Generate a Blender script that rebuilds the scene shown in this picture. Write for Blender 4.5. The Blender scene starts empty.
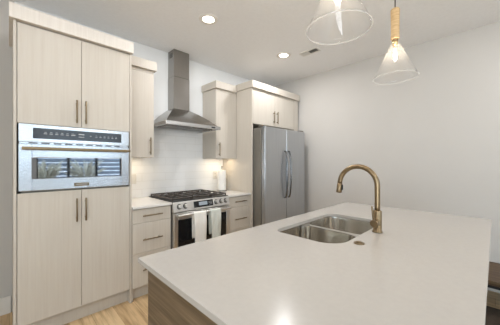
import bpy, bmesh, math, random
from mathutils import Vector, Matrix
random.seed(7)
S = bpy.context.scene
COL = S.collection
R = math.radians

# ------------------------------------------------------------------ camera
cd = bpy.data.cameras.new('camera')
cam = bpy.data.objects.new('camera', cd)
COL.objects.link(cam)
cd.sensor_width = 36.0
cd.lens = 36.0 * 242.936 / 500.0
cd.clip_start = 0.02
cam.location = (0, 0, 1.34)
cam.rotation_euler = (R(90), 0, R(45.321 - 90))
S.camera = cam

# ------------------------------------------------------------------ world, light and exposure
S.view_settings.view_transform = 'Standard'
S.view_settings.look = 'None'
S.view_settings.gamma = 1.0
S.view_settings.use_curve_mapping = False
S.view_settings.exposure = 0.40
WORLD_STRENGTH = 3.0
SKY = (0.74, 0.88, 1.0, 1)
GROUND_UPLIGHT = (1.90, 2.0, 2.12, 1)
CAN_POWER = 9.0
CAN_COLOR = (0.98, 0.975, 0.99)
BULB_STRENGTH = 45.0
UNDER_POWER = 0.65
world = bpy.data.worlds.new('world')
S.world = world
world.use_nodes = True
bg = world.node_tree.nodes['Background']
bg.inputs['Strength'].default_value = WORLD_STRENGTH
# lower half set brighter than the sky to uplight the ceiling; blue sky above
_nt = world.node_tree
_tc = _nt.nodes.new('ShaderNodeTexCoord')
_sp = _nt.nodes.new('ShaderNodeSeparateXYZ')
_mr = _nt.nodes.new('ShaderNodeMapRange')
_mr.inputs['From Min'].default_value = -0.05
_mr.inputs['From Max'].default_value = 0.05
_cr = _nt.nodes.new('ShaderNodeMix')
_cr.data_type = 'RGBA'
_nt.links.new(_tc.outputs['Generated'], _sp.inputs[0])
_nt.links.new(_sp.outputs['Z'], _mr.inputs['Value'])
_nt.links.new(_mr.outputs[0], _cr.inputs['Factor'])
_cr.inputs['A'].default_value = GROUND_UPLIGHT
_cr.inputs['B'].default_value = SKY
_nt.links.new(_cr.outputs['Result'], bg.inputs['Color'])

# room
XL, XR, YB, YF, H = -2.4, 3.585, 3.054, -3.6, 2.795
REAR_WINDOWS = [(-2.1, 0.25), (0.50, 2.55)]        # x ranges on the rear wall
RW_Z = (0.06, 2.55)
LEFT_FILL_WINDOW = (-3.3, 0.1)                       # y range of an unseen window added for light from the left
LW_Z = (0.30, 2.45)


def portal(loc, rot, sx, sy):
    ld = bpy.data.lights.new('window_daylight', 'AREA')
    ld.shape = 'RECTANGLE'
    ld.size, ld.size_y = sx, sy
    ld.cycles.is_portal = True
    o = bpy.data.objects.new('window_daylight', ld)
    o.location = loc
    o.rotation_euler = rot
    COL.objects.link(o)


for a, b in REAR_WINDOWS:
    portal(((a + b) / 2, YF - 0.10, sum(RW_Z) / 2), (R(90), 0, 0), b - a, RW_Z[1] - RW_Z[0])
portal((XL - 0.10, sum(LEFT_FILL_WINDOW) / 2, sum(LW_Z) / 2), (R(90), 0, R(-90)), LEFT_FILL_WINDOW[1] - LEFT_FILL_WINDOW[0], LW_Z[1] - LW_Z[0])


# ------------------------------------------------------------------ materials
def srgb(r, g, b):
    f = lambda c: (c / 255 / 12.92) if c / 255 <= 0.04045 else ((c / 255 + 0.055) / 1.055) ** 2.4
    return (f(r), f(g), f(b), 1)


def new_mat(name):
    m = bpy.data.materials.new(name)
    m.use_nodes = True
    nt = m.node_tree
    return m, nt, nt.nodes['Principled BSDF']


def node(nt, kind, **kw):
    n = nt.nodes.new(kind)
    for k, v in kw.items():
        setattr(n, k, v)
    return n


def coords(nt, scale, rot=(0, 0, 0), rand=True):
    tc = node(nt, 'ShaderNodeTexCoord')
    mp = node(nt, 'ShaderNodeMapping')
    mp.inputs['Scale'].default_value = scale
    mp.inputs['Rotation'].default_value = rot
    nt.links.new(tc.outputs['Object'], mp.inputs['Vector'])
    if rand:
        oi = node(nt, 'ShaderNodeObjectInfo')
        mul = node(nt, 'ShaderNodeMath', operation='MULTIPLY')
        mul.inputs[1].default_value = 37.0
        nt.links.new(oi.outputs['Random'], mul.inputs[0])
        cx = node(nt, 'ShaderNodeCombineXYZ')
        for i in range(3):
            nt.links.new(mul.outputs[0], cx.inputs[i])
        nt.links.new(cx.outputs[0], mp.inputs['Location'])
    return mp.outputs['Vector']


def ramp(nt, fac, stops):
    r = node(nt, 'ShaderNodeValToRGB')
    el = r.color_ramp.elements
    while len(el) < len(stops):
        el.new(0.5)
    for e, (p, c) in zip(el, stops):
        e.position = p
        e.color = c
    nt.links.new(fac, r.inputs['Fac'])
    return r.outputs['Color']


def noise(nt, vec, scale, detail=4.0, rough=0.6):
    n = node(nt, 'ShaderNodeTexNoise')
    n.inputs['Scale'].default_value = scale
    n.inputs['Detail'].default_value = detail
    n.inputs['Roughness'].default_value = rough
    nt.links.new(vec, n.inputs['Vector'])
    return n.outputs['Fac']


def bump(nt, b, fac, strength, dist=0.002):
    n = node(nt, 'ShaderNodeBump')
    n.inputs['Strength'].default_value = strength
    n.inputs['Distance'].default_value = dist
    nt.links.new(fac, n.inputs['Height'])
    nt.links.new(n.outputs['Normal'], b.inputs['Normal'])


def grain_mat(name, stops, scale, rough=0.45, bstr=0.05, spec=0.4):
    m, nt, b = new_mat(name)
    v = coords(nt, scale)
    f = noise(nt, v, 1.0, 5.0, 0.62)
    nt.links.new(ramp(nt, f, stops), b.inputs['Base Color'])
    b.inputs['Roughness'].default_value = rough
    b.inputs['Specular IOR Level'].default_value = spec
    bump(nt, b, f, bstr)
    return m


def plain(name, col, rough=0.5, metal=0.0, mottling=0.03, nscale=6.0, bstr=0.0, spec=0.5):
    m, nt, b = new_mat(name)
    v = coords(nt, (nscale,) * 3, rand=False)
    f = noise(nt, v, 1.0)
    lo = tuple(c * (1 - mottling) for c in col[:3]) + (1,)
    hi = tuple(min(1, c * (1 + mottling)) for c in col[:3]) + (1,)
    nt.links.new(ramp(nt, f, [(0.3, lo), (0.7, hi)]), b.inputs['Base Color'])
    b.inputs['Roughness'].default_value = rough
    b.inputs['Metallic'].default_value = metal
    b.inputs['Specular IOR Level'].default_value = spec
    if bstr:
        bump(nt, b, f, bstr)
    return m


def steel(name, col, rough, stretch):
    m, nt, b = new_mat(name)
    v = coords(nt, stretch)
    f = noise(nt, v, 1.0, 3.0, 0.6)
    lo = tuple(c * 0.95 for c in col[:3]) + (1,)
    hi = tuple(min(1, c * 1.04) for c in col[:3]) + (1,)
    nt.links.new(ramp(nt, f, [(0.3, lo), (0.7, hi)]), b.inputs['Base Color'])
    rr = node(nt, 'ShaderNodeMapRange')
    rr.inputs['To Min'].default_value = rough * 0.85
    rr.inputs['To Max'].default_value = rough * 1.15
    nt.links.new(f, rr.inputs['Value'])
    nt.links.new(rr.outputs[0], b.inputs['Roughness'])
    b.inputs['Metallic'].default_value = 1.0
    return m


def emit(name, col, strength):
    m = bpy.data.materials.new(name)
    m.use_nodes = True
    nt = m.node_tree
    nt.nodes.clear()
    e = node(nt, 'ShaderNodeEmission')
    e.inputs['Color'].default_value = col
    e.inputs['Strength'].default_value = strength
    o = node(nt, 'ShaderNodeOutputMaterial')
    nt.links.new(e.outputs[0], o.inputs['Surface'])
    return m


def thin_glass(name, tint, ior=1.45, rough=0.0, milk=0.0):
    m = bpy.data.materials.new(name)
    m.use_nodes = True
    nt = m.node_tree
    nt.nodes.clear()
    t = node(nt, 'ShaderNodeBsdfTransparent')
    t.inputs['Color'].default_value = tint
    g = node(nt, 'ShaderNodeBsdfGlossy')
    g.inputs['Roughness'].default_value = rough
    lw = node(nt, 'ShaderNodeLayerWeight')
    lw.inputs['Blend'].default_value = 0.5
    pw = node(nt, 'ShaderNodeMath', operation='POWER')
    pw.inputs[1].default_value = 4.0
    nt.links.new(lw.outputs['Facing'], pw.inputs[0])
    fr = node(nt, 'ShaderNodeMapRange')
    fr.inputs['To Min'].default_value = ((ior - 1) / (ior + 1)) ** 2
    fr.inputs['To Max'].default_value = 0.7
    nt.links.new(pw.outputs[0], fr.inputs['Value'])
    mx = node(nt, 'ShaderNodeMixShader')
    nt.links.new(fr.outputs[0], mx.inputs[0])
    nt.links.new(t.outputs[0], mx.inputs[1])
    nt.links.new(g.outputs[0], mx.inputs[2])
    out = mx.outputs[0]
    if milk:
        d = node(nt, 'ShaderNodeBsdfTranslucent')
        d.inputs['Color'].default_value = (0.95, 0.95, 0.95, 1)
        d2 = node(nt, 'ShaderNodeBsdfDiffuse')
        d2.inputs['Color'].default_value = (0.95, 0.95, 0.95, 1)
        m2 = node(nt, 'ShaderNodeMixShader')
        m2.inputs[0].default_value = 0.5
        nt.links.new(d.outputs[0], m2.inputs[1])
        nt.links.new(d2.outputs[0], m2.inputs[2])
        m3 = node(nt, 'ShaderNodeMixShader')
        m3.inputs[0].default_value = milk
        nt.links.new(out, m3.inputs[1])
        nt.links.new(m2.outputs[0], m3.inputs[2])
        out = m3.outputs[0]
    o = node(nt, 'ShaderNodeOutputMaterial')
    nt.links.new(out, o.inputs['Surface'])
    return m


def floor_mat():
    m, nt, b = new_mat('oak_planks')
    v = coords(nt, (1, 1, 1), (0, 0, R(90)), rand=False)
    br = node(nt, 'ShaderNodeTexBrick')
    br.offset = 0.37
    br.inputs['Scale'].default_value = 1.0
    br.inputs['Brick Width'].default_value = 1.3
    br.inputs['Row Height'].default_value = 0.17
    br.inputs['Mortar Size'].default_value = 0.0012
    br.inputs['Color1'].default_value = srgb(222, 194, 152)
    br.inputs['Color2'].default_value = srgb(205, 173, 130)
    br.inputs['Mortar'].default_value = srgb(160, 128, 92)
    nt.links.new(v, br.inputs['Vector'])
    v2 = coords(nt, (22, 1.3, 1), rand=False)
    f = noise(nt, v2, 1.0, 6.0, 0.65)
    g = ramp(nt, f, [(0.34, (0.50, 0.43, 0.36, 1)), (0.56, (1, 1, 1, 1)), (0.75, (1.0, 0.97, 0.92, 1))])
    mx = node(nt, 'ShaderNodeMix', data_type='RGBA', blend_type='MULTIPLY')
    mx.inputs['Factor'].default_value = 0.8
    nt.links.new(br.outputs['Color'], mx.inputs['A'])
    nt.links.new(g, mx.inputs['B'])
    nt.links.new(mx.outputs['Result'], b.inputs['Base Color'])
    b.inputs['Roughness'].default_value = 0.42
    b.inputs['Specular IOR Level'].default_value = 0.35
    bump(nt, b, f, 0.08)
    return m


def tile_mat():
    m, nt, b = new_mat('white_subway_tile')
    tc = node(nt, 'ShaderNodeTexCoord')
    sp = node(nt, 'ShaderNodeSeparateXYZ')
    cb = node(nt, 'ShaderNodeCombineXYZ')
    nt.links.new(tc.outputs['Object'], sp.inputs[0])
    nt.links.new(sp.outputs['X'], cb.inputs['X'])
    nt.links.new(sp.outputs['Z'], cb.inputs['Y'])
    br = node(nt, 'ShaderNodeTexBrick')
    br.offset = 0.5
    br.inputs['Scale'].default_value = 1.0
    br.inputs['Brick Width'].default_value = 0.30
    br.inputs['Row Height'].default_value = 0.098
    br.inputs['Mortar Size'].default_value = 0.0022
    br.inputs['Mortar Smooth'].default_value = 0.2
    br.inputs['Color1'].default_value = srgb(245, 245, 244)
    br.inputs['Color2'].default_value = srgb(242, 242, 241)
    br.inputs['Mortar'].default_value = srgb(230, 229, 226)
    nt.links.new(cb.outputs[0], br.inputs['Vector'])
    nt.links.new(br.outputs['Color'], b.inputs['Base Color'])
    b.inputs['Roughness'].default_value = 0.18
    inv = node(nt, 'ShaderNodeMath', operation='SUBTRACT')
    inv.inputs[0].default_value = 1.0
    nt.links.new(br.outputs['Fac'], inv.inputs[1])
    bump(nt, b, inv.outputs[0], 0.15, 0.001)
    return m


MT = {}
MT['wall_back'] = plain('daylit_white_wall_paint', srgb(236, 237, 236), 0.75, mottling=0.012, nscale=3)  # brighter, cooler tone carries the light washing the back wall
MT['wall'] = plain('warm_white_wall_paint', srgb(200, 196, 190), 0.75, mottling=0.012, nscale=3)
MT['ceiling'] = plain('ceiling_paint', srgb(241, 241, 241), 0.85, mottling=0.02, nscale=30, bstr=0.06)
MT['trimw'] = plain('white_trim_paint', srgb(232, 227, 219), 0.45, mottling=0.01)
MT['floor'] = floor_mat()
MT['tile'] = tile_mat()
MT['cab'] = grain_mat('bleached_oak_laminate', [(0.30, srgb(196, 187, 174)), (0.48, srgb(200, 192, 180)), (0.68, srgb(203, 196, 184))], (70, 70, 2.2), 0.5)
MT['crown'] = grain_mat('lit_oak_crown_laminate', [(0.30, srgb(219, 211, 201)), (0.5, srgb(224, 217, 207)), (0.68, srgb(228, 221, 212))], (70, 70, 2.2), 0.5)  # door laminate lightened, stronger light on the tall crown put into its colour
MT['island'] = grain_mat('grey_brown_wood_laminate', [(0.28, srgb(78, 64, 48)), (0.5, srgb(108, 91, 70)), (0.7, srgb(132, 113, 89))], (1.8, 1.8, 60), 0.5, 0.06)
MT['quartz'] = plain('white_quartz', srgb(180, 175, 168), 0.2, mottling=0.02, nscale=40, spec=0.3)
MT['quartz_lit'] = plain('white_quartz_lit', srgb(222, 219, 214), 0.2, mottling=0.02, nscale=40, spec=0.45)  # lit copy of the island quartz, lightened for the back counters
MT['steel'] = steel('brushed_stainless_steel', (0.345, 0.33, 0.31), 0.24, (90, 90, 1.5))
MT['steel_h'] = steel('horizontally_brushed_stainless', (0.60, 0.60, 0.60), 0.25, (1.5, 90, 90))
MT['fridge'] = steel('cool_brushed_stainless_steel', (0.53, 0.55, 0.575), 0.30, (90, 90, 1.5))
MT['sink'] = steel('satin_sink_steel', (0.64, 0.605, 0.55), 0.15, (4, 40, 40))
MT['dark_steel'] = plain('dark_grey_painted_steel', srgb(126, 122, 114), 0.45, 0.3)
MT['bronze'] = plain('champagne_bronze', (0.28, 0.205, 0.12, 1), 0.34, 1.0, mottling=0.05, nscale=80)
MT['pull'] = plain('brushed_bronze_pull', (0.25, 0.195, 0.125, 1), 0.35, 1.0, mottling=0.05, nscale=80)
MT['blackglass'] = plain('black_glass', (0.010, 0.010, 0.011, 1), 0.06, 0.0, spec=0.35)
MT['pull_dark'] = steel('polished_dark_steel', (0.20, 0.20, 0.205), 0.22, (90, 90, 1.5))
MT['range_steel'] = steel('warm_bright_stainless', (0.68, 0.665, 0.64), 0.38, (1.5, 90, 90))
MT['oven_steel'] = steel('cool_oven_steel', (0.70, 0.735, 0.78), 0.24, (1.5, 90, 90))
MT['ovenglass'] = plain('mirror_dark_oven_glass', (0.30, 0.325, 0.36, 1), 0.03, 1.0, mottling=0.0)
MT['panelgrey'] = plain('charcoal_control_glass', srgb(52, 56, 62), 0.15, 0.0)
MT['mark'] = plain('pale_printed_marks', srgb(190, 192, 194), 0.5)
MT['lcd'] = emit('lcd_glow', (0.66, 0.74, 0.80, 1), 0.38)
MT['iron'] = plain('cast_iron', srgb(66, 58, 52), 0.42, 0.0, nscale=60, bstr=0.1)
MT['black'] = plain('matt_black', (0.015, 0.014, 0.013, 1), 0.6)
MT['shadowgap'] = plain('dark_cabinet_interior', srgb(96, 86, 74), 0.8)
MT['plastic'] = plain('white_plastic', srgb(224, 221, 214), 0.35, mottling=0.005)
MT['paper'] = plain('white_paper', srgb(244, 242, 238), 0.9, mottling=0.02, nscale=60, bstr=0.15)
MT['towel'] = plain('white_towel', srgb(236, 233, 226), 0.95, mottling=0.05, nscale=140, bstr=0.5)
MT['towelg'] = plain('sage_grey_towel', srgb(212, 215, 206), 0.95, mottling=0.07, nscale=110, bstr=0.5)
MT['neckwood'] = grain_mat('light_ash_wood', [(0.3, srgb(176, 140, 94)), (0.5, srgb(206, 174, 128)), (0.7, srgb(220, 192, 150))], (14, 14, 110), 0.5, 0.05)
MT['brass'] = plain('brass', (0.62, 0.45, 0.20, 1), 0.3, 1.0)
MT['glass'] = thin_glass('clear_shade_glass', (0.985, 0.985, 0.985, 1), 1.55, 0.02, milk=0.022)
MT['rimglass'] = thin_glass('thick_rim_glass', (0.95, 0.96, 0.96, 1), 1.6, 0.05, milk=0.3)
MT['bulbglass'] = thin_glass('bulb_glass', (1, 1, 1, 1), 1.3, 0.02)
MT['pane'] = thin_glass('window_pane', (0.97, 0.98, 0.98, 1), 1.3)
MT['bulb'] = emit('bulb_filament', (1.0, 0.88, 0.70, 1), BULB_STRENGTH)
MT['canlens'] = emit('recessed_light_lens', (1.0, 0.95, 0.88, 1), 7.0)
MT['led'] = emit('under_cabinet_led', (1.0, 0.84, 0.62, 1), 4.0)
MT['walnut'] = grain_mat('dark_walnut', [(0.3, srgb(58, 42, 28)), (0.5, srgb(84, 64, 44)), (0.7, srgb(112, 90, 62))], (50, 2, 50), 0.45)
MT['sheet'] = plain('dark_brown_floor_sheet', srgb(66, 54, 42), 0.95, mottling=0.2, nscale=60, bstr=0.4)
MT['plume'] = plain('dry_grass_plume', srgb(236, 230, 214), 0.9)
MT['pot'] = plain('grey_ceramic', srgb(120, 122, 124), 0.4)
MT['leaf'] = plain('hedge_leaf', srgb(86, 110, 66), 0.7, mottling=0.3, nscale=20)
MT['grey_paint'] = plain('dark_window_frame', srgb(70, 72, 75), 0.4)
MT['fence'] = plain('blue_grey_fence_paint', srgb(128, 136, 148), 0.6)
MT['lawn'] = plain('pale_concrete', srgb(225, 223, 218), 0.8)


# ------------------------------------------------------------------ mesh helpers
class MB:
    """collects shapes in world space; build() links them as ONE mesh object"""

    def __init__(self):
        self.bm = bmesh.new()

    def _merge(self, tmp, smooth=False):
        for f in tmp.faces:
            f.smooth = smooth
        me = bpy.data.meshes.new('tmp')
        tmp.to_mesh(me)
        tmp.free()
        self.bm.from_mesh(me)
        bpy.data.meshes.remove(me)
        return self

    def box(self, x0, x1, y0, y1, z0, z1, bev=0.0012, seg=1, rot=None, about=None):
        t = bmesh.new()
        bmesh.ops.create_cube(t, size=1.0)
        bmesh.ops.scale(t, vec=(x1 - x0, y1 - y0, z1 - z0), verts=t.verts)
        bmesh.ops.translate(t, vec=((x0 + x1) / 2, (y0 + y1) / 2, (z0 + z1) / 2), verts=t.verts)
        if bev:
            bmesh.ops.bevel(t, geom=t.edges[:], offset=bev, segments=seg, affect='EDGES', profile=0.5)
        if rot is not None:
            bmesh.ops.rotate(t, cent=about, matrix=rot, verts=t.verts)
        return self._merge(t)

    def cyl(self, p0, p1, r, r2=None, seg=20, bev=0.0):
        p0, p1 = Vector(p0), Vector(p1)
        r2 = r if r2 is None else r2
        d = p1 - p0
        t = bmesh.new()
        bmesh.ops.create_cone(t, cap_ends=True, segments=seg, radius1=r, radius2=r2, depth=d.length)
        if bev:
            es = [e for e in t.edges if any(len(f.verts) > 4 for f in e.link_faces)]
            bmesh.ops.bevel(t, geom=es, offset=bev, segments=2, affect='EDGES', profile=0.5)
        q = Vector((0, 0, 1)).rotation_difference(d.normalized()).to_matrix().to_4x4()
        bmesh.ops.transform(t, matrix=Matrix.Translation((p0 + p1) / 2) @ q, verts=t.verts)
        for f in t.faces:
            f.smooth = len(f.verts) <= 4
        me = bpy.data.meshes.new('tmp')
        t.to_mesh(me)
        t.free()
        self.bm.from_mesh(me)
        bpy.data.meshes.remove(me)
        return self

    def tube(self, pts, r, seg=14, closed=False, caps=True, radii=None):
        pts = [Vector(p) for p in pts]
        t = bmesh.new()
        n = len(pts)
        prev = None
        rings = []
        for i, p in enumerate(pts):
            if closed:
                d = pts[(i + 1) % n] - pts[i - 1]
            else:
                d = pts[min(i + 1, n - 1)] - pts[max(i - 1, 0)]
            d.normalize()
            if prev is None:
                a = Vector((0, 0, 1)) if abs(d.z) < 0.9 else Vector((1, 0, 0))
                u = d.cross(a).normalized()
            else:
                u = (prev - d * prev.dot(d)).normalized()
            prev = u
            w = d.cross(u)
            rr = radii[i] if radii else r
            rings.append([t.verts.new(p + rr * (math.cos(k / seg * 2 * math.pi) * u + math.sin(k / seg * 2 * math.pi) * w)) for k in range(seg)])
        m = n if closed else n - 1
        for i in range(m):
            A, B = rings[i], rings[(i + 1) % n]
            for k in range(seg):
                t.faces.new((A[k], A[(k + 1) % seg], B[(k + 1) % seg], B[k]))
        if caps and not closed:
            t.faces.new(rings[0][::-1])
            t.faces.new(rings[-1])
        bmesh.ops.recalc_face_normals(t, faces=t.faces[:])
        return self._merge(t, True)

    def lathe(self, prof, c=(0, 0), seg=40, closed=False, smooth=True):
        """prof = [(radius, z)...] about the vertical axis through c"""
        t = bmesh.new()
        rings = []
        for r, z in prof:
            if r < 1e-6:
                rings.append([t.verts.new((c[0], c[1], z))])
            else:
                rings.append([t.verts.new((c[0] + r * math.cos(k / seg * 2 * math.pi), c[1] + r * math.sin(k / seg * 2 * math.pi), z)) for k in range(seg)])
        pairs = list(zip(rings, rings[1:])) + ([(rings[-1], rings[0])] if closed else [])
        for A, B in pairs:
            for k in range(seg):
                k2 = (k + 1) % seg
                vs = [A[k % len(A)], A[k2 % len(A)], B[k2 % len(B)], B[k % len(B)]]
                vs = [v for i, v in enumerate(vs) if v not in vs[:i]]
                if len(vs) >= 3:
                    t.faces.new(vs)
        bmesh.ops.recalc_face_normals(t, faces=t.faces[:])
        return self._merge(t, smooth)

    def loft(self, rings, cap0=False, cap1=False, smooth=False, closed=True):
        t = bmesh.new()
        vr = [[t.verts.new(p) for p in ring] for ring in rings]
        n = len(vr[0])
        for A, B in zip(vr, vr[1:]):
            for k in range(n if closed else n - 1):
                k2 = (k + 1) % n
                t.faces.new((A[k], A[k2], B[k2], B[k]))
        if cap0:
            t.faces.new(vr[0][::-1])
        if cap1:
            t.faces.new(vr[-1])
        bmesh.ops.recalc_face_normals(t, faces=t.faces[:])
        return self._merge(t, smooth)

    def plate(self, outer, holes, z0, z1):
        """flat plate with holes; outlines are lists of (x, y)"""
        t = bmesh.new()
        tops, bots = [], []
        for loop in [outer] + holes:
            tv = [t.verts.new((x, y, z1)) for x, y in loop]
            bv = [t.verts.new((x, y, z0)) for x, y in loop]
            te = [t.edges.new((tv[i], tv[(i + 1) % len(tv)])) for i in range(len(tv))]
            be = [t.edges.new((bv[i], bv[(i + 1) % len(bv)])) for i in range(len(bv))]
            tops += te
            bots += be
            for i in range(len(tv)):
                j = (i + 1) % len(tv)
                t.faces.new((tv[i], tv[j], bv[j], bv[i]))
        bmesh.ops.triangle_fill(t, use_beauty=True, use_dissolve=False, edges=tops)
        bmesh.ops.triangle_fill(t, use_beauty=True, use_dissolve=False, edges=bots)
        bmesh.ops.recalc_face_normals(t, faces=t.faces[:])
        return self._merge(t)

    def build(self, name, mat, parent=None, base=None):
        if parent is not None:
            org = world_loc(parent)
        elif base is not None:
            org = Vector(base)
        else:
            org = Vector((0, 0, 0))
        bmesh.ops.translate(self.bm, vec=-org, verts=self.bm.verts)
        me = bpy.data.meshes.new(name)
        self.bm.to_mesh(me)
        self.bm.free()
        me.materials.append(mat)
        o = bpy.data.objects.new(name, me)
        COL.objects.link(o)
        if parent is not None:
            o.parent = parent
        else:
            o.location = org
        return o


def world_loc(o):
    v = Vector(o.location)
    while o.parent:
        o = o.parent
        v += Vector(o.location)
    return v


def tag(o, label, cat, group=None):
    o['label'] = label
    o['category'] = cat
    if group:
        o['group'] = group
    return o


def thing(name, loc, label, cat, group=None):
    o = bpy.data.objects.new(name, None)
    o.empty_display_size = 0.05
    o.location = loc
    COL.objects.link(o)
    return tag(o, label, cat, group)


def struct(o):
    o['kind'] = 'structure'
    return o


def solidify(o, th, off=0.0):
    m = o.modifiers.new('thickness', 'SOLIDIFY')
    m.thickness = th
    m.offset = off
    return o


def rrect(x0, x1, y0, y1, r, n=8):
    pts = []
    rs = r if isinstance(r, (tuple, list)) else (r,) * 4
    for q, (sx, sy, a0) in enumerate(((1, 1, 0), (0, 1, 90), (0, 0, 180), (1, 0, 270))):
        r = rs[q]
        cx = x1 - r if sx else x0 + r
        cy = y1 - r if sy else y0 + r
        for k in range(n + 1):
            a = R(a0 + 90 * k / n)
            pts.append((cx + r * math.cos(a), cy + r * math.sin(a)))
    return pts


def bar_pull(p0, p1, out, parent, mat='pull', r=0.0065, stand=0.03):
    """bar handle between p0 and p1 (points on the face); out = outward unit vector"""
    p0, p1, out = Vector(p0), Vector(p1), Vector(out)
    d = (p1 - p0).normalized()
    b = MB()
    b.cyl(p0 + out * stand, p1 + out * stand, r, seg=14, bev=0.001)
    ins = min(0.03, (p1 - p0).length * 0.15)
    for q in (p0 + d * ins, p1 - d * ins):
        b.cyl(q, q + out * stand, r * 0.8, seg=10)
    return b.build('handle', MT[mat], parent)


# ------------------------------------------------------------------ the room
T = 0.12
struct(MB().box(XL - T, XR + T, YF - T, YB + T, -0.10, 0.0, bev=0).build('floor', MT['floor']))
struct(MB().box(XL - T, XR + T, YF - T, YB + T, H, H + 0.10, bev=0).build('ceiling', MT['ceiling']))
struct(MB().box(0.03, XR + T, YB, YB + T, 0, H, bev=0).build('wall_back', MT['wall_back']))
struct(MB().box(XL - T, 0.0299, YB, YB + T, 0, H, bev=0).build('wall_back_left', MT['wall']))  # rest of the same back wall, in the duller tone it has in shade
struct(MB().box(XR, XR + T, YF, YB, 0, H, bev=0).build('wall_right', MT['wall']))
b = MB()
zs = [0, RW_Z[0], RW_Z[1], H]
b.box(XL - T, XR + T, YF - T, YF, 0, RW_Z[0], bev=0).box(XL - T, XR + T, YF - T, YF, RW_Z[1], H, bev=0)
edges = [XL - T] + [v for w in REAR_WINDOWS for v in w] + [XR + T]
for i in range(0, len(edges), 2):
    b.box(edges[i], edges[i + 1], YF - T, YF, RW_Z[0], RW_Z[1], bev=0)
struct(b.build('wall_rear', MT['wall']))
b = MB()
b.box(XL - T, XL, YF, YB, 0, LW_Z[0], bev=0).box(XL - T, XL, YF, YB, LW_Z[1], H, bev=0)
b.box(XL - T, XL, YF, LEFT_FILL_WINDOW[0], LW_Z[0], LW_Z[1], bev=0).box(XL - T, XL, LEFT_FILL_WINDOW[1], YB, LW_Z[0], LW_Z[1], bev=0)
struct(b.build('wall_left', MT['wall']))


def window(n, axis, a0, a1, z0, z1, pos):
    """framed window in a wall; axis 'x' lies along x at y=pos"""
    def bx(b, u0, u1, w0, w1, d0, d1):
        if axis == 'x':
            b.box(u0, u1, pos + d0, pos + d1, w0, w1)
        else:
            b.box(pos + d0, pos + d1, u0, u1, w0, w1)
    f = MB()
    fw = 0.06
    bx(f, a0, a1, z0, z0 + fw, -0.08, -0.02)
    bx(f, a0, a1, z1 - fw, z1, -0.08, -0.02)
    k = 3
    for i in range(k + 1):
        c = a0 + (a1 - a0) * i / k
        lo, hi = max(a0, c - fw / 2), min(a1, c + fw / 2)
        bx(f, lo, hi, z0 + fw, z1 - fw, -0.08, -0.02)
    o = struct(f.build('window_%d' % n, MT['grey_paint']))
    g = MB()
    bx(g, a0 + 0.02, a1 - 0.02, z0 + 0.02, z1 - 0.02, -0.052, -0.048)
    g.build('window_pane', MT['pane'], o)


window(1, 'x', *REAR_WINDOWS[0], *RW_Z, YF)
window(2, 'x', *REAR_WINDOWS[1], *RW_Z, YF)
window(3, 'y', *LEFT_FILL_WINDOW, *LW_Z, XL)  # unseen left window, added to light the right wall and ceiling
BH = 0.15
struct(MB().box(XL, 0.006, YB - 0.015, YB - 0.0005, 0, BH).build('baseboard_back', MT['trimw']))
struct(MB().box(XR - 0.015, XR - 0.0005, YF, 2.15, 0, BH).build('baseboard_right', MT['trimw']))
struct(MB().box(XL + 0.0005, XL + 0.015, YF, YB - 0.016, 0, BH).build('baseboard_left', MT['trimw']))
struct(MB().box(XL + 0.016, XR - 0.016, YF + 0.0005, YF + 0.015, 0, BH).build('baseboard_rear', MT['trimw']))

# ------------------------------------------------------------------ tall oven cabinet
D = 2.444
YW = YB - 0.004
tc = thing('tall_cabinet', (0.42, 2.75, 0), 'tall pale oak cabinet with four doors surrounding the wall oven, left of the kitchen', 'cabinet')
b = MB()
b.box(0.017, 0.035, D, YW, 0, 2.372)
b.box(0.811, 0.827, D, YW, 0, 2.372)
b.box(0.0355, 0.8105, D + 0.022, YW, 2.352, 2.372).box(0.0355, 0.8105, D + 0.022, YW, 1.640, 1.656)
b.box(0.0355, 0.8105, D + 0.022, YW, 1.088, 1.104).box(0.0355, 0.8105, D + 0.022, YW, 0.120, 0.138)
b.box(0.0355, 0.8105, YW - 0.008, YW, 0.14, 2.35)
b.build('carcass', MT['cab'], tc)
MB().box(0.0355, 0.8105, D + 0.065, D + 0.08, 0.0, 0.119).build('toe_kick', MT['cab'], tc)
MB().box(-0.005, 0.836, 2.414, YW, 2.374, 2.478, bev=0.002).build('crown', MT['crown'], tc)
SPL = 0.4285
for (x0, x1, z0, z1, hx, h0, h1) in ((0.0385, SPL - 0.0015, 1.632, 2.362, 0.393, 1.664, 1.853), (SPL + 0.0015, 0.8085, 1.632, 2.362, 0.456, 1.664, 1.853),
                                     (0.0385, SPL - 0.0015, 0.137, 1.112, 0.393, 0.855, 1.046), (SPL + 0.0015, 0.8085, 0.137, 1.112, 0.456, 0.855, 1.046)):
    d = MB().box(x0, x1, D, D + 0.02, z0, z1).build('door', MT['cab'], tc)
    bar_pull((hx, D, h0), (hx, D, h1), (0, -1, 0), d)

# wall oven
ov = thing('wall_oven', (0.42, 2.75, 1.106), 'stainless steel built-in wall oven in the tall cabinet', 'oven')
F = D - 0.012
MB().box(0.060, 0.786, D + 0.024, 2.98, 1.106, 1.636, bev=0.004).build('housing', MT['dark_steel'], ov)
cpn = MB().box(0.043, 0.800, F, D + 0.023, 1.494, 1.628, bev=0.003).build('control_fascia', MT['oven_steel'], ov)
dsp = MB().box(0.123, 0.733, F - 0.003, F - 0.0004, 1.521, 1.601, bev=0.001).build('control_display', MT['panelgrey'], cpn)
def mark(rects):
    m = MB()
    for x0, x1, z0, z1 in rects:
        m.box(x0, x1, F - 0.0042, F - 0.0032, z0, z1, bev=0)
    m.build('printed_legend', MT['mark'], dsp)


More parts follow.
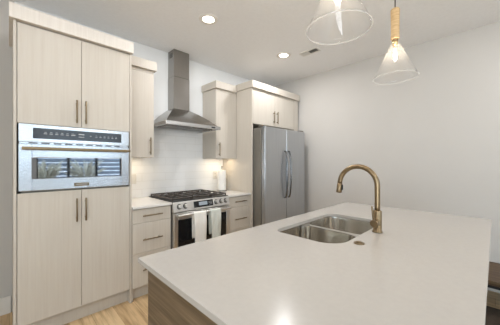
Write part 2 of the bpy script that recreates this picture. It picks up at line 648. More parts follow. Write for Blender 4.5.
mark([r for i in range(6) for x in (0.185 + i * 0.034,) for r in ((x, x + 0.02, 1.558, 1.562), (x + 0.003, x + 0.017, 1.570, 1.573))])
mark([(0.405, 0.445, 1.549, 1.553), (0.405, 0.445, 1.568, 1.576)])
mark([(0.372, 0.384, 1.560, 1.566)])
mark([(0.485, 0.497, 1.560, 1.566)])
mark([r for i in range(6) for x in (0.525 + i * 0.031,) for r in ((x, x + 0.016, 1.556, 1.559), (x + 0.003, x + 0.012, 1.568, 1.570))])
vt = MB().box(0.048, 0.796, F + 0.012, D + 0.023, 1.479, 1.4935).build('vent_strip', MT['oven_steel'], ov)
b = MB()
for i in range(9):
    x = 0.10 + i * 0.072
    b.box(x, x + 0.05, F + 0.010, F + 0.0118, 1.483, 1.490, bev=0)
b.build('vent_slots', MT['black'], vt)
od = MB()
od.box(0.043, 0.118, F, D + 0.023, 1.128, 1.478, bev=0.003).box(0.734, 0.800, F, D + 0.023, 1.128, 1.478, bev=0.003)
od.box(0.1182, 0.7338, F, D + 0.023, 1.128, 1.217, bev=0.003).box(0.1182, 0.7338, F, D + 0.023, 1.377, 1.478, bev=0.003)
od = od.build('oven_door', MT['oven_steel'], ov)
MB().box(0.1185, 0.7335, F + 0.003, F + 0.01, 1.2175, 1.3765, bev=0).build('door_window', MT['ovenglass'], od)
b = MB()
b.box(0.060, 0.796, F - 0.055, F - 0.037, 1.434, 1.456, bev=0.005, seg=3)
for x in (0.085, 0.755):
    b.box(x, x + 0.018, F - 0.038, F - 0.0005, 1.438, 1.452, bev=0.003)
b.build('handle', MT['bronze'], od)['label'] = 'bronze oven door handle'
bd = MB().box(0.376, 0.479, F - 0.004, F - 0.0005, 1.146, 1.172, bev=0.001).build('badge', MT['pull'], od)
b = MB()
for i in range(10):
    x = 0.388 + i * 0.0082
    b.box(x, x + 0.0045, F - 0.0046, F - 0.0039, 1.155, 1.164, bev=0)
b.build('badge_lettering', MT['mark'], bd)


# ------------------------------------------------------------------ upper cabinets
def upper(x0, x1, dx0, dx1, cx0, cx1, handle_x, label):
    yf = 2.72
    z0, z1 = 1.397, 2.368
    t = thing('upper_cabinet', ((x0 + x1) / 2, 2.88, z0), label, 'cabinet')
    c = MB()
    yb = yf + 0.0215
    c.box(x0, x0 + 0.018, yb, YW, z0, z1).box(x1 - 0.018, x1, yb, YW, z0, z1)
    c.box(x0 + 0.0183, x1 - 0.0183, yb, YW, z0 + 0.012, z0 + 0.03).box(x0 + 0.0183, x1 - 0.0183, yb, YW, z1 - 0.018, z1)
    c.box(x0 + 0.0183, x1 - 0.0183, YW - 0.008, YW, z0 + 0.031, z1 - 0.019)
    c.build('carcass', MT['cab'], t)
    MB().box(cx0, cx1, yf - 0.030, YW, z1 + 0.002, 2.468, bev=0.002).build('crown', MT['cab'], t)
    MB().box(dx0, dx1, yf + 0.003, yf + 0.021, 2.340, z1).build('top_rail', MT['cab'], t)
    d = MB().box(dx0, dx1, yf, yf + 0.02, z0, 2.336).build('door', MT['cab'], t)
    bar_pull((handle_x, yf, 1.428), (handle_x, yf, 1.618), (0, -1, 0), d)
    MB().box(x0 + 0.05, x1 - 0.05, 2.86, 2.885, z0 + 0.004, z0 + 0.0118, bev=0).build('light_strip', MT['led'], t)['label'] = 'glowing warm light strip under the cabinet'
    ld = bpy.data.lights.new('under_cabinet_glow', 'AREA')
    ld.shape = 'RECTANGLE'
    ld.size, ld.size_y = x1 - x0 - 0.1, 0.03
    ld.energy = UNDER_POWER
    ld.color = (1.0, 0.82, 0.58)
    lo = bpy.data.objects.new('under_cabinet_glow', ld)
    lo.parent = t
    lo.location = Vector(((x0 + x1) / 2, 2.872, z0 + 0.002)) - Vector(t.location)
    COL.objects.link(lo)
    return t


upper(0.829, 1.161, 0.831, 1.159, 0.838, 1.184, 1.114, 'narrow pale oak upper cabinet between the tall oven cabinet and the range hood')
upper(2.028, 2.404, 2.030, 2.400, 2.009, 2.388, 2.075, 'narrow pale oak upper cabinet right of the range hood, beside the refrigerator surround')

# ------------------------------------------------------------------ refrigerator surround
fc = thing('refrigerator_cabinet', (2.97, 2.75, 0), 'pale oak surround with two short doors above the refrigerator', 'cabinet')
FY = 2.396
b = MB()
b.box(2.407, 2.428, FY, YW, 0, 2.390)
b.box(3.415, 3.530, FY, FY + 0.02, 0, 2.390).box(3.415, 3.433, FY + 0.021, YW, 0, 2.390)
b.box(2.4285, 3.4145, FY + 0.0215, YW, 1.890, 1.908).box(2.4285, 3.4145, FY + 0.0215, YW, 2.372, 2.390)
b.box(2.4285, 3.4145, YW - 0.008, YW, 1.909, 2.371)
b.build('carcass', MT['cab'], fc)
MB().box(2.431, 3.412, FY + 0.003, FY + 0.021, 2.370, 2.390).build('top_rail', MT['cab'], fc)
MB().box(2.39, 3.541, FY - 0.030, YW, 2.393, 2.489, bev=0.002).build('crown', MT['cab'], fc)
for x0, x1, hx in ((2.431, 2.9105, 2.872), (2.9135, 3.412, 2.952)):
    d = MB().box(x0, x1, FY, FY + 0.02, 1.893, 2.366).build('door', MT['cab'], fc)
    bar_pull((hx, FY, 1.935), (hx, FY, 2.12), (0, -1, 0), d)

# refrigerator
fr = thing('refrigerator', (2.92, 2.6, 0), 'stainless steel side-by-side refrigerator with two curved handles', 'refrigerator')
RY = 2.18
X0, X1, XS, ZT = 2.438, 3.405, 2.918, 1.832
MB().box(X0 + 0.004, X1 - 0.004, RY + 0.075, 2.97, 0.03, ZT - 0.012, bev=0.004).build('body', MT['dark_steel'], fr)
MB().box(X0 + 0.01, X1 - 0.01, RY + 0.05, RY + 0.074, 0.004, 0.075).build('toe_grille', MT['dark_steel'], fr)
for x0, x1, hx in ((X0, XS - 0.003, XS - 0.043), (XS + 0.003, X1, XS + 0.043)):
    d = MB().box(x0, x1, RY, RY + 0.066, 0.085, ZT, bev=0.012, seg=3).build('door', MT['fridge'], fr)
    pts = []
    za, zb = 0.83, 1.50
    for k in range(21):
        s = k / 20
        pts.append((hx, RY - 0.022 - 0.032 * math.sin(math.pi * s) ** 0.7, za + (zb - za) * s))
    h = MB()
    h.tube([(hx, RY - 0.0005, za - 0.004)] + pts + [(hx, RY - 0.0005, zb + 0.004)], 0.0115, seg=14)
    h.build('handle', MT['pull_dark'], d)
    MB().box((x0 if x0 == X0 else x1 - 0.09) + 0.004, (x0 + 0.09 if x0 == X0 else x1) - 0.004, RY + 0.02, RY + 0.13, ZT + 0.001, ZT + 0.02, bev=0.004).build('hinge_cover', MT['dark_steel'], fr)

# ------------------------------------------------------------------ range hood
hd = thing('range_hood', (1.613, 2.81, 1.76), 'stainless steel chimney range hood on the wall above the gas range', 'range hood')
HX0, HX1, HYF, HC = 1.232, 1.994, 2.572, 1.608
b = MB()
lip_z0, lip_z1 = 1.774, 1.814
b.box(HX0, HX1, HYF, HYF + 0.014, lip_z0, lip_z1, bev=0.002)
b.box(HX0, HX0 + 0.014, HYF + 0.0142, YW - 0.012, lip_z0, lip_z1, bev=0.002).box(HX1 - 0.014, HX1, HYF + 0.0142, YW - 0.012, lip_z0, lip_z1, bev=0.002)
b.build('rim', MT['steel_h'], hd)
DX0, DX1, DYF = 1.487, 1.712, 2.884
rings = []
for k in range(15):
    s = k / 14
    z = lip_z1 - 0.004 + (2.030 - lip_z1 + 0.004) * s
    e = math.cos(s * math.pi / 2) ** 0.86              # dome-like flare
    e = 0.30 * e + 0.70 * (1 - s)
    x0 = DX0 + (HX0 + 0.012 - DX0) * e
    x1 = DX1 + (HX1 - 0.03 - DX1) * e
    yf = DYF + (HYF + 0.010 - DYF) * e
    rings.append([(x0, yf, z), (x1, yf, z), (x1, YW - 0.012, z), (x0, YW - 0.012, z)])
b = MB().loft(rings, cap0=False, cap1=True)
cn = b.build('canopy', MT['steel'], hd)
MB().box(HX0 + 0.0145, HX1 - 0.0145, HYF + 0.0145, YW - 0.014, 1.780, 1.790, bev=0.001).build('underside_panel', MT['steel_h'], hd)
for x in (1.30, 1.63):
    f = MB()
    f.box(x, x + 0.30, HYF + 0.10, YW - 0.10, 1.772, 1.7795, bev=0.001)
    for k in range(9):
        xx = x + 0.02 + k * 0.031
        f.box(xx, xx + 0.014, HYF + 0.12, YW - 0.12, 1.769, 1.7717, bev=0)
    f.build('grease_filter', MT['steel'], hd)
MB().box(DX0, DX1, DYF, YW, 2.029, 2.445, bev=0.002).build('lower_duct_cover', MT['steel'], hd)
up = MB().box(DX0 + 0.0025, DX1 - 0.0025, DYF + 0.0025, YW, 2.446, H - 0.001, bev=0.002).build('upper_duct_cover', MT['steel'], hd)
b = MB()
for k in range(5):
    b.box(DX0 + 0.0012, DX0 + 0.0022, DYF + 0.04, DYF + 0.12, 2.70 + k * 0.012, 2.706 + k * 0.012, bev=0)
b.build('vent_slots', MT['black'], up)
MB().box(1.848, 1.905, HYF - 0.003, HYF - 0.0005, 1.786, 1.802, bev=0.0008).build('control_badge', MT['black'], hd)

# ------------------------------------------------------------------ backsplash
tag(MB().box(0.8295, 2.4055, YB - 0.0085, YB - 0.0005, 0.915, 1.396, bev=0).box(1.1625, 2.0265, YB - 0.0085, YB - 0.0005, 1.396, 1.766, bev=0).build('tile_backsplash', MT['tile'], base=(1.6, YB - 0.0045, 0.915)),
    'glossy white subway tile backsplash behind the gas range and countertops', 'backsplash')


# ------------------------------------------------------------------ base cabinets and their tops
def base_cabinet(x0, x1, d1, d2, hx0, hx1, label):
    t = thing('base_cabinet', ((x0 + x1) / 2, 2.75, 0), label, 'cabinet')
    yf = 2.435
    yb = yf + 0.0215
    top = 0.890
    c = MB()
    c.box(x0, x0 + 0.016, yb, YW - 0.01, 0, top).box(x1 - 0.016, x1, yb, YW - 0.01, 0, top)
    c.box(x0 + 0.0163, x1 - 0.0163, yb, YW - 0.01, 0.115, 0.131).box(x0 + 0.0163, x1 - 0.0163, yb, YW - 0.01, top - 0.016, top)
    c.box(x0 + 0.0163, x1 - 0.0163, YW - 0.02, YW - 0.01, 0.132, top - 0.017)
    c.build('carcass', MT['cab'], t)
    MB().box(x0 + 0.0163, x1 - 0.0163, yf + 0.065, yf + 0.08, 0, 0.114).build('toe_kick', MT['cab'], t)
    for z0, z1, hz in ((d1 + 0.0015, 0.882, 0.819), (d2 + 0.0015, d1 - 0.0015, 0.586), (0.128, d2 - 0.0015, 0.292)):
        d = MB().box(x0 + 0.0015, x1 - 0.0015, yf, yf + 0.02, z0, z1).build('drawer', MT['cab'], t)
        bar_pull((hx0, yf, hz), (hx1, yf, hz), (0, -1, 0), d)


base_cabinet(0.829, 1.222, 0.748, 0.453, 0.921, 1.118, 'three-drawer pale oak base cabinet left of the gas range')
base_cabinet(2.004, 2.405, 0.744, 0.449, 2.115, 2.318, 'three-drawer pale oak base cabinet between the gas range and the refrigerator')
for x0, x1, lb in ((0.8285, 1.226, 'short white quartz countertop left of the gas range'), (2.000, 2.4055, 'short white quartz countertop under the paper towels, right of the gas range')):
    tag(MB().box(x0, x1, 2.414, YB - 0.009, 0.8915, 0.914, bev=0.002).build('countertop', MT['quartz_lit'], base=((x0 + x1) / 2, 2.74, 0.8915)), lb, 'countertop')

# ------------------------------------------------------------------ gas range
rg = thing('gas_range', (1.613, 2.74, 0), 'stainless steel gas range with black cast-iron grates and five front knobs', 'range')
GX0, GX1, GY = 1.230, 1.996, 2.388
MB().box(GX0 + 0.003, GX1 - 0.003, GY + 0.045, 3.035, 0.05, 0.900, bev=0.002).build('body', MT['dark_steel'], rg)
b = MB()
b.box(GX0, GX1, GY + 0.025, 3.04, 0.901, 0.920, bev=0.003)
b.build('cooktop', MT['black'], rg)
# slanted control panel
ck = MB()
prof = [(GY + 0.044, 0.806), (GY, 0.806), (GY, 0.812), (GY + 0.020, 0.905), (GY + 0.0245, 0.912), (GY + 0.044, 0.900)]
ck.loft([[(GX0, y, z) for y, z in prof], [(GX1, y, z) for y, z in prof]], cap0=True, cap1=True)
ck = ck.build('control_panel', MT['range_steel'], rg)
nrm = Vector((0, -0.978, 0.21))


def on_panel(x, z):
    return Vector((x, GY + 0.020 * (z - 0.812) / 0.093, z))


for x in (1.300, 1.374, 1.792, 1.868, 1.938):
    p = on_panel(x, 0.862)
    k = MB()
    k.cyl(p + nrm * 0.0055, p + nrm * 0.036, 0.0225, 0.020, seg=24, bev=0.002)
    k = k.build('knob', MT['range_steel'], ck)
    MB().cyl(p + nrm * 0.0005, p + nrm * 0.005, 0.029, seg=24, bev=0.001).build('bezel', MT['black'], k)
tilt = Matrix.Rotation(-math.atan2(0.020, 0.093), 3, 'X')
c0 = on_panel(1.612, 0.862)
ds = MB().box(1.478, 1.742, c0.y - 0.004, c0.y - 0.0008, 0.826, 0.898, rot=tilt, about=c0, bev=0.001).build('display_panel', MT['blackglass'], ck)
MB().box(1.545, 1.660, c0.y - 0.0052, c0.y - 0.0042, 0.846, 0.886, rot=tilt, about=c0, bev=0).build('screen', MT['lcd'], ds)['label'] = 'lit pale blue clock screen'
b = MB()
for i in range(3):
    for j in range(3):
        b.box(1.680 + i * 0.018, 1.688 + i * 0.018, c0.y - 0.0052, c0.y - 0.0042, 0.842 + j * 0.016, 0.848 + j * 0.016, rot=tilt, about=c0, bev=0)
b.build('touch_marks', MT['mark'], ds)
# grates
for gx0, gx1 in ((GX0 + 0.012, 1.478), (1.482, 1.744), (1.748, GX1 - 0.012)):
    g = MB()
    y0, y1 = GY + 0.055, 3.01
    zt = 0.952
    for x in (gx0, gx1 - 0.014):
        g.box(x, x + 0.014, y0, y1, zt - 0.016, zt, bev=0.003)
    for y in (y0, (y0 + y1) / 2 - 0.007, y1 - 0.014):
        g.box(gx0, gx1, y, y + 0.014, zt - 0.016, zt, bev=0.003)
    cx = (gx0 + gx1) / 2
    for cy in (y0 + 0.15, y1 - 0.15):
        g.box(cx - 0.006, cx + 0.006, cy - 0.14, cy - 0.03, zt - 0.013, zt + 0.001, bev=0.003)
        g.box(cx - 0.006, cx + 0.006, cy + 0.03, cy + 0.14, zt - 0.013, zt + 0.001, bev=0.003)
        g.box(gx0 + 0.005, cx - 0.03, cy - 0.006, cy + 0.006, zt - 0.013, zt + 0.001, bev=0.003)
        g.box(cx + 0.03, gx1 - 0.005, cy - 0.006, cy + 0.006, zt - 0.013, zt + 0.001, bev=0.003)
    for x in (gx0, gx1 - 0.014):
        for y in (y0, y1 - 0.014):
            g.box(x, x + 0.014, y, y + 0.014, 0.9205, zt - 0.014, bev=0.002)
    g.build('grate', MT['iron'], rg)
for x, y, r in ((1.36, 2.60, 0.045), (1.36, 2.86, 0.036), (1.613, 2.73, 0.055), (1.866, 2.60, 0.05), (1.866, 2.86, 0.036)):
    k = MB()
    k.lathe([(0, 0.9205), (r, 0.9205), (r, 0.930), (r * 0.8, 0.931), (r * 0.8, 0.938), (r * 0.7, 0.941), (0, 0.941)], (x, y), seg=28)
    k.build('burner', MT['black'], rg)
# oven door
DZ0, DZ1 = 0.235, 0.797
dr = MB()
dr.box(GX0 + 0.004, GX0 + 0.052, GY, GY + 0.042, DZ0, DZ1, bev=0.003).box(GX1 - 0.052, GX1 - 0.004, GY, GY + 0.042, DZ0, DZ1, bev=0.003)
dr.box(GX0 + 0.0522, GX1 - 0.0522, GY, GY + 0.042, DZ1 - 0.075, DZ1, bev=0.003).box(GX0 + 0.0522, GX1 - 0.0522, GY, GY + 0.042, DZ0, DZ0 + 0.05, bev=0.003)
dr = dr.build('oven_door', MT['range_steel'], rg)
MB().box(GX0 + 0.0525, GX1 - 0.0525, GY + 0.002, GY + 0.010, DZ0 + 0.0502, DZ1 - 0.0752, bev=0).build('door_window', MT['blackglass'], dr)
HY, HZ = GY - 0.052, 0.776
h = MB()
h.cyl((GX0 + 0.02, HY, HZ), (GX1 - 0.02, HY, HZ), 0.0145, seg=20, bev=0.002)
for x in (GX0 + 0.045, GX1 - 0.045):
    h.box(x - 0.012, x + 0.012, HY + 0.006, GY - 0.0005, HZ - 0.012, HZ + 0.012, bev=0.003)
h.build('handle', MT['range_steel'], dr)
MB().box(GX0 + 0.004, GX1 - 0.004, GY + 0.002, GY + 0.042, 0.075, 0.228, bev=0.003).build('bottom_drawer', MT['steel_h'], rg)
for x in (GX0 + 0.06, GX1 - 0.06):
    for y in (GY + 0.10, 2.98):
        MB().cyl((x, y, 0), (x, y, 0.0495), 0.02).build('foot', MT['black'], rg)


# towels over the handle
def towel(x0, x1, zf, zb, mat, label, seed):
    rnd = random.Random(seed)
    rad = 0.0178
    prof = []
    nb = 16
    for k in range(nb):
        prof.append((HY + rad, zb + (HZ - zb) * k / nb))
    for k in range(9):
        a = math.pi * k / 8
        prof.append((HY + rad * math.cos(a), HZ + rad * math.sin(a)))
    nf = 22
    for k in range(1, nf + 1):
        prof.append((HY - rad, HZ - (HZ - zf) * k / nf))
    t = bmesh.new()
    n = 18
    ph = rnd.random() * 6
    grid = []
    for (y, z) in prof:
        row = []
        drop = max(0, HZ - z)
        for i in range(n + 1):
            s = i / n
            amp = min(1, drop / 0.12) * 0.006
            side = -1 if y < HY else 0.35
            yy = y + side * (0.004 * min(1, drop / 0.1) + amp * (1 + math.sin(s * 9 + ph + drop * 2)))
            xx = x0 + (x1 - x0) * s + 0.006 * math.sin(drop * 7 + ph) * (s - 0.5) * 2 - 0.02 * drop * (s - 0.5)
            row.append(t.verts.new((xx, yy, z)))
        grid.append(row)
    for A, B in zip(grid, grid[1:]):
        for i in range(n):
            t.faces.new((A[i], A[i + 1], B[i + 1], B[i]))
    b = MB()
    b._merge(t, True)
    o = b.build('dish_towel', MT[mat], base=((x0 + x1) / 2, HY, zf))
    solidify(o, 0.004)
    return tag(o, label, 'towel', 'dish towels on the oven handle')


towel(1.435, 1.588, 0.452, 0.50, 'towel', 'white dish towel hanging left on the range oven handle', 1)
towel(1.655, 1.798, 0.455, 0.50, 'towelg', 'pale sage grey dish towel hanging right on the range oven handle', 4)

# ------------------------------------------------------------------ things on the counter and backsplash
px, py = 2.262, 2.885
ph = thing('paper_towel_holder', (px, py, 0.914), 'slim metal upright holder inside the paper towel roll on the right countertop', 'paper towel holder')
MB().lathe([(0, 0.9145), (0.075, 0.9145), (0.075, 0.922), (0.070, 0.926), (0, 0.926)], (px, py)).build('base', MT['steel'], ph)
MB().cyl((px, py, 0.9255), (px, py, 1.272), 0.006).lathe([(0, 1.268), (0.011, 1.272), (0.012, 1.282), (0, 1.292)], (px, py), seg=20).build('pole', MT['steel'], ph)
b = MB()
b.lathe([(0.020, 0.927), (0.060, 0.927), (0.062, 0.930), (0.062, 1.222), (0.060, 1.225), (0.020, 1.225)], (px, py), closed=True)
tag(b.build('paper_towel_roll', MT['paper'], base=(px, py, 0.927)), 'white paper towel roll standing on the right countertop by the refrigerator surround', 'paper towel roll')


def outlet(x, z, label, switch):
    y = YB - 0.0088
    t = thing('wall_outlet', (x, y, z), label, 'outlet')
    MB().box(x - 0.037, x + 0.037, y - 0.0085, y, z - 0.058, z + 0.058, bev=0.0025, seg=2).build('cover_plate', MT['plastic'], t)
    if switch:
        MB().box(x - 0.017, x + 0.017, y - 0.0115, y - 0.0087, z - 0.033, z + 0.033, bev=0.001).build('rocker', MT['plastic'], t)
    else:
        for dz in (-0.02, 0.02):
            f = MB().box(x - 0.016, x + 0.016, y - 0.0105, y - 0.0087, z + dz - 0.014, z + dz + 0.014, bev=0.001).build('socket', MT['plastic'], t)
            MB().box(x - 0.008, x - 0.005, y - 0.0112, y - 0.0106, z + dz - 0.005, z + dz + 0.006, bev=0).box(x + 0.005, x + 0.008, y - 0.0112, y - 0.0106, z + dz - 0.005, z + dz + 0.006, bev=0).build('slots', MT['black'], f)


outlet(1.046, 1.143, 'white wall plate on the tile beside the tall oven cabinet', True)
outlet(2.248, 1.147, 'white wall outlet on the tile behind the paper towel roll', False)

# ------------------------------------------------------------------ island
IX0, IX1, IY0, IY1 = 0.407, 2.564, 0.020, 1.125
IZ0, IZ1 = 0.892, 0.914
SX0, SX1, SY0, SY1 = 1.180, 1.925, 0.562, 0.982
isl = thing('kitchen_island', (1.49, 0.7, 0), 'grey-brown wood kitchen island base under the large white top', 'island')
bx0, bx1, by0, by1 = 0.430, 2.545, 0.33, 1.070
MB().box(bx0, bx0 + 0.02, by0, by1, 0, IZ0 - 0.001).build('end_panel', MT['island'], isl)
MB().box(bx1 - 0.02, bx1, by0, by1, 0, IZ0 - 0.001).build('end_panel', MT['island'], isl)
MB().box(bx0 + 0.0205, bx1 - 0.0205, by0, by0 + 0.02, 0, IZ0 - 0.001).build('back_panel', MT['island'], isl)
MB().box(bx0 + 0.0205, bx1 - 0.0205, by0 + 0.021, by1 - 0.022, 0.11, 0.128).build('bottom_panel', MT['island'], isl)
MB().box(bx0 + 0.0205, bx1 - 0.0205, by1 - 0.09, by1 - 0.075, 0, 0.109).build('toe_kick', MT['island'], isl)
nd = 4
wd = (bx1 - bx0 - 0.046) / nd
for i in range(nd):
    a = bx0 + 0.023 + i * wd
    if i in (1, 2):
        d = MB().box(a + 0.0015, a + wd - 0.0015, by1 - 0.02, by1, 0.13, 0.882).build('door', MT['island'], isl)
        hx = a + (wd - 0.05 if i == 1 else 0.05)
        bar_pull((hx, by1, 0.64), (hx, by1, 0.83), (0, 1, 0), d)
    else:
        for z0, z1 in ((0.13, 0.44), (0.443, 0.735), (0.738, 0.882)):
            d = MB().box(a + 0.0015, a + wd - 0.0015, by1 - 0.02, by1, z0, z1).build('drawer', MT['island'], isl)
            bar_pull((a + wd / 2 - 0.1, by1, z1 - 0.055), (a + wd / 2 + 0.1, by1, z1 - 0.055), (0, 1, 0), d)
top = MB().plate([(IX0, IY0), (IX1, IY0), (IX1, IY1), (IX0, IY1)], [rrect(SX0, SX1, SY0, SY1, (0.075, 0.06, 0.125, 0.075), 10)], IZ0, IZ1)
top = tag(top.build('island_countertop', MT['quartz'], base=(1.49, 0.58, IZ0)), 'large white quartz island countertop with a sink cut-out', 'countertop')
mod = top.modifiers.new('edge', 'BEVEL')
mod.width = 0.002
mod.segments = 2
mod.limit_method = 'ANGLE'

sk = thing('kitchen_sink', (1.55, 0.77, 0.69), 'double-bowl undermount stainless steel sink set in the island countertop', 'sink')
ZF = IZ0 - 0.002
bowls = [(SX0 - 0.006, 1.518, SY0 - 0.006, SY1 + 0.004, (0.07, 0.068, 0.133, 0.12), 0.690), (1.548, SX1 + 0.006, SY0 - 0.006, SY1 + 0.004, (0.083, 0.07, 0.07, 0.083), 0.705)]
holes = [rrect(a, c, d, e, r, 10) for a, c, d, e, r, zb in bowls]
MB().plate(rrect(SX0 - 0.03, SX1 + 0.03, SY0 - 0.03, SY1 + 0.03, 0.09, 6), holes, ZF - 0.002, ZF).build('flange', MT['sink'], sk)
for (a, c, d, e, r, zb) in bowls:
    rings = []
    for inset, z in ((0, ZF - 0.0022), (0.002, ZF - 0.02), (0.010, zb + 0.045), (0.016, zb + 0.022), (0.030, zb + 0.007), (0.052, zb)):
        rings.append([(x, y, z) for x, y in rrect(a + inset, c - inset, d + inset, e - inset, [max(0.02, q - inset * 0.6) for q in r], 10)])
    o = MB().loft(rings, cap1=True, smooth=True).build('bowl', MT['sink'], sk)
    cx, cy = (a + c) / 2, (d + e) / 2 + 0.05
    MB().lathe([(0, zb + 0.0012), (0.030, zb + 0.0012), (0.034, zb + 0.004), (0.045, zb + 0.003), (0.045, zb + 0.001)], (cx, cy), seg=28).build('drain', MT['steel'], o)

# faucet
fx, fy = 1.602, 0.510
ft = thing('kitchen_faucet', (fx, fy, IZ1), 'brushed bronze pull-down gooseneck faucet standing beside the island sink', 'faucet')
zt = IZ1
MB().lathe([(0, zt + 0.0005), (0.029, zt + 0.0005), (0.029, zt + 0.006), (0.0245, zt + 0.009), (0.0245, zt + 0.128), (0.022, zt + 0.133), (0.0, zt + 0.133)], (fx, fy), seg=32).build('body', MT['bronze'], ft)
pts = [(fx, fy, zt + 0.132 + k * 0.02) for k in range(8)]
rad = 0.119
zc = zt + 0.281
for k in range(0, 25):
    a = math.pi - math.pi * k / 24 * 0.985
    pts.append((fx, fy + rad + rad * math.cos(a), zc + rad * math.sin(a)))
end, dirv = Vector(pts[-1]), (Vector(pts[-1]) - Vector(pts[-2])).normalized()
MB().tube(pts, 0.0155, seg=20).build('spout', MT['bronze'], ft)
sp = MB()
e1 = end + dirv * 0.001
sp.tube([e1, e1 + dirv * 0.006, e1 + dirv * 0.008, e1 + dirv * 0.042, e1 + dirv * 0.062, e1 + dirv * 0.065], 0.016, seg=20, radii=[0.0155, 0.0155, 0.0175, 0.0175, 0.0185, 0.0165])
sp = sp.build('spray_head', MT['bronze'], ft)
bp = e1 + dirv * 0.028
MB().box(bp.x - 0.007, bp.x + 0.007, bp.y - 0.0235, bp.y - 0.0172, bp.z - 0.018, bp.z + 0.018, bev=0.002).build('spray_button', MT['black'], sp)
k = MB()
k.cyl((fx - 0.0235, fy, zt + 0.062), (fx - 0.064, fy, zt + 0.062), 0.0225, seg=24, bev=0.002)
k = k.build('handle', MT['bronze'], ft)
MB().cyl((fx - 0.056, fy + 0.004, zt + 0.080), (fx - 0.064, fy + 0.010, zt + 0.165), 0.0055, 0.0048, seg=12, bev=0.001).build('lever', MT['bronze'], k)
ax, ay = 1.307, 0.505
sw = thing('air_switch', (ax, ay, IZ1), 'small round bronze air switch button on the island top near the sink', 'switch button')
MB().lathe([(0, zt + 0.0004), (0.026, zt + 0.0004), (0.026, zt + 0.004), (0.023, zt + 0.006), (0.015, zt + 0.006), (0.015, zt + 0.003), (0, zt + 0.003)], (ax, ay), seg=30).build('ring', MT['bronze'], sw)
MB().lathe([(0, zt + 0.0032), (0.0145, zt + 0.0032), (0.0145, zt + 0.009), (0.012, zt + 0.011), (0, zt + 0.011)], (ax, ay), seg=26).build('button', MT['bronze'], sw)


# ------------------------------------------------------------------ pendants
def pendant(x, y, label):
    zr = 1.938
    t = thing('pendant_lamp', (x, y, 1.932), label, 'pendant lamp', 'pendant lamps over the island')
    zr -= 0.006
    rr, rn, zn = 0.139, 0.024, 2.178
    th = 0.0025
    g = MB()
    n = 10
    outp = [(rn + (rr - rn) * (k / n), zn + (zr - zn) * (k / n)) for k in range(n + 1)]
    inp = [(r - th, z - 0.0005) for r, z in outp[::-1]]
    outp = [(rn, zn + 0.02)] + outp
    inp = inp + [(rn - th, zn + 0.02)]
    g.lathe(outp + inp, (x, y), seg=64, closed=True)
    sh = g.build('glass_shade', MT['glass'], t)
    MB().tube([(x + (rr - 0.001) * math.cos(a * math.pi / 36), y + (rr - 0.001) * math.sin(a * math.pi / 36), zr) for a in range(72)], 0.0017, seg=8, closed=True).build('rim', MT['rimglass'], sh)
    MB().lathe([(0, zn + 0.022), (0.026, zn + 0.022), (0.0275, zn + 0.03), (0.0265, zn + 0.10), (0.0275, zn + 0.18), (0.029, zn + 0.228), (0.026, zn + 0.234), (0, zn + 0.234)], (x, y), seg=32).build('neck', MT['neckwood'], t)
    MB().lathe([(0, zn + 0.0215), (0.019, zn + 0.0215), (0.019, zn - 0.004), (0.015, zn - 0.022), (0, zn - 0.022)], (x, y), seg=28).build('socket', MT['brass'], t)
    bl = MB().lathe([(0, zn - 0.135), (0.010, zn - 0.132), (0.0165, zn - 0.12), (0.0175, zn - 0.07), (0.015, zn - 0.04), (0.012, zn - 0.0225), (0, zn - 0.0225)], (x, y), seg=28).build('bulb', MT['bulbglass'], t)
    f = MB()
    for k in range(4):
        a = k * math.pi / 2
        f.cyl((x + 0.005 * math.cos(a), y + 0.005 * math.sin(a), zn - 0.045), (x + 0.007 * math.cos(a + 0.5), y + 0.007 * math.sin(a + 0.5), zn - 0.115), 0.0026, seg=6)
    f.build('filament', MT['bulb'], bl)['label'] = 'glowing filament'
    MB().cyl((x, y, zn + 0.2335), (x, y, H - 0.021), 0.0035, seg=10).build('cord', MT['black'], t)
    MB().lathe([(0, H - 0.022), (0.058, H - 0.022), (0.062, H - 0.016), (0.062, H - 0.001), (0, H - 0.001)], (x, y), seg=32).build('ceiling_rose', MT['black'], t)
    ld = bpy.data.lights.new('pendant_glow', 'POINT')
    ld.energy = 4.0
    ld.color = (1.0, 0.82, 0.6)
    ld.shadow_soft_size = 0.015
    lo = bpy.data.objects.new('pendant_glow', ld)
    lo.parent = t
    lo.location = (0, 0, zn - 0.09 - zr)
    COL.objects.link(lo)


pendant(1.040, 0.494, 'nearer clear glass cone pendant lamp above the island, cut off by the photo top')
pendant(1.918, 0.495, 'farther clear glass cone pendant lamp with visible wooden neck above the island')


# ------------------------------------------------------------------ ceiling things
def can_light(x, y, label):
    t = thing('recessed_light', (x, y, H), label, 'ceiling light', 'recessed ceiling lights')
    MB().lathe([(0.058, H - 0.0005), (0.095, H - 0.0005), (0.094, H - 0.006), (0.078, H - 0.010), (0.060, H - 0.008), (0.058, H - 0.004)], (x, y), seg=48, closed=True).build('trim_ring', MT['trimw'], t)
    MB().lathe([(0, H - 0.0006), (0.0575, H - 0.0006), (0.0575, H - 0.005), (0, H - 0.005)], (x, y), seg=40).build('lens', MT['canlens'], t)['label'] = 'glowing white lens'
    ld = bpy.data.lights.new('can_glow', 'AREA')
    ld.shape = 'DISK'
    ld.size = 0.112
    ld.energy = CAN_POWER
    ld.color = CAN_COLOR
    lo = bpy.data.objects.new('can_glow', ld)
    lo.parent = t
    lo.location = (0, 0, -0.012)
    COL.objects.link(lo)


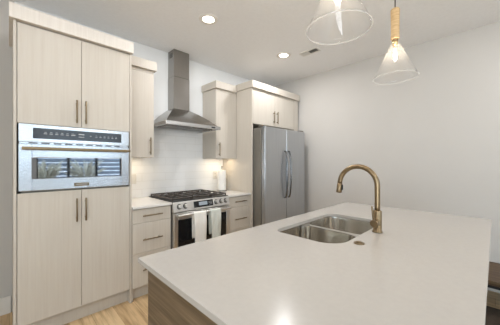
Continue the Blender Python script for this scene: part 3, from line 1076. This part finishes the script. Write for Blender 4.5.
can_light(1.432, 2.047, 'round lit recessed ceiling light in front of the range hood')
can_light(2.640, 2.020, 'round lit recessed ceiling light in front of the refrigerator cabinet')
can_light(0.22, 1.25, 'round recessed ceiling light added outside the frame in front of the tall cabinet')  # unseen lamp, added and placed to light the tall cabinet
can_light(-1.0, -0.6, 'round recessed ceiling light added outside the frame at the left of the room')  # unseen lamps added from here on to light the near room
can_light(1.5, -1.6, 'round recessed ceiling light added outside the frame behind the camera')
can_light(2.9, -0.9, 'round recessed ceiling light added outside the frame near the right wall')

vn = thing('ceiling_vent', (2.803, 1.717, H), 'white ceiling air register with one dark half, beside the farther recessed light', 'vent')
vx0, vx1, vy0, vy1 = 2.745, 2.862, 1.585, 1.850
b = MB()
b.box(vx0, vx1, vy0, vy0 + 0.018, H - 0.008, H - 0.0005, bev=0.001).box(vx0, vx1, vy1 - 0.018, vy1, H - 0.008, H - 0.0005, bev=0.001)
b.box(vx0, vx0 + 0.018, vy0 + 0.0182, vy1 - 0.0182, H - 0.008, H - 0.0005, bev=0.001).box(vx1 - 0.018, vx1, vy0 + 0.0182, vy1 - 0.0182, H - 0.008, H - 0.0005, bev=0.001)
b.build('frame', MT['plastic'], vn)
MB().box(vx0 + 0.0185, vx1 - 0.0185, vy0 + 0.0185, vy1 - 0.0185, H - 0.0016, H - 0.0006, bev=0).build('duct_opening', MT['black'], vn)
for k in range(12):
    yy = vy0 + 0.024 + k * 0.0197
    s = MB()
    half = k >= 6
    a = R(52 if half else -52)
    c = Vector(((vx0 + vx1) / 2, yy, H - 0.0075))
    s.box(vx0 + 0.019, vx1 - 0.019, yy - 0.007, yy + 0.007, H - 0.0080, H - 0.0072, bev=0, rot=Matrix.Rotation(R(-28 if half else 35), 3, 'X'), about=c)
    s.build('louver', MT['plastic'], vn)

# ------------------------------------------------------------------ low bench by the right wall
tag(MB().box(0.9, 3.16, -1.9, 0.24, 0.0005, 0.008, bev=0.002).build('dark_floor_sheet', MT['sheet'], base=(2.1, -0.8, 0)), 'plain dark brown rug on the floor under the low bench', 'sheet')  # flat dark brown layer over the floor, running under the bench
bn = thing('low_bench', (3.27, -0.35, 0.008), 'low dark wooden bench against the right wall beyond the island end', 'bench')
MB().box(2.98, 3.56, -1.0, 0.30, 0.268, 0.31, bev=0.006, seg=2).build('seat', MT['walnut'], bn)
for x in (3.03, 3.49):
    for y in (-0.95, 0.20):
        MB().box(x, x + 0.05, y, y + 0.05, 0.0085 if x < 3.2 else 0.0005, 0.2675, bev=0.003).build('leg', MT['black'], bn)
MB().box(3.035, 3.53, -0.899, 0.199, 0.225, 0.267).build('apron', MT['black'], bn)

# ------------------------------------------------------------------ patio outside the rear windows, reflected in the oven glass
struct(MB().box(-4.0, 5.5, -6.6, YF - T - 0.001, -0.10, -0.001, bev=0).build('patio', MT['lawn']))
fn = MB()  # slats added to dim what the oven glass mirrors
for k in range(11):
    fn.box(-4.0, 5.5, -6.45, -6.41, 0.02 + k * 0.165, 0.02 + k * 0.165 + 0.15, bev=0.003)
fn = tag(fn.build('added_fence', MT['fence'], base=(0.75, -6.43, 0)), 'blue-grey slat fence added outside the rear windows to dim the oven glass reflection', 'fence')
for i, (x, n, lb) in enumerate(((0.75, 60, 'white feathery grass in the left grey pot outside, reflected in the oven glass'), (1.75, 50, 'white feathery grass in the right grey pot outside, reflected in the oven glass'))):
    rnd = random.Random(20 + i)
    y = -4.5
    t = thing('potted_grass', (x, y, 0), lb, 'plant', 'potted grasses on the patio')
    MB().lathe([(0, 0), (0.15, 0), (0.22, 0.75), (0.20, 0.75), (0.19, 0.70), (0, 0.70)], (x, y), seg=32).build('pot', MT['pot'], t)
    g = MB()
    for k in range(n):
        a = rnd.random() * 6.28
        rr = 0.17 * math.sqrt(rnd.random())
        lean = rnd.uniform(0.1, 0.5)
        hgt = rnd.uniform(0.3, 0.75)
        p = [(x + math.cos(a) * (rr + lean * q * q), y + math.sin(a) * 0.6 * (rr + lean * q * q), 0.70 + hgt * q) for q in (0, 0.3, 0.6, 0.8, 1.0)]
        g.tube(p, 0.004, seg=6, radii=[0.004, 0.006, 0.016, 0.028, 0.004])
    g.build('grass_blades', MT['plume'], t)['kind'] = 'stuff'

S.cycles.max_bounces = 12
S.cycles.transparent_max_bounces = 16
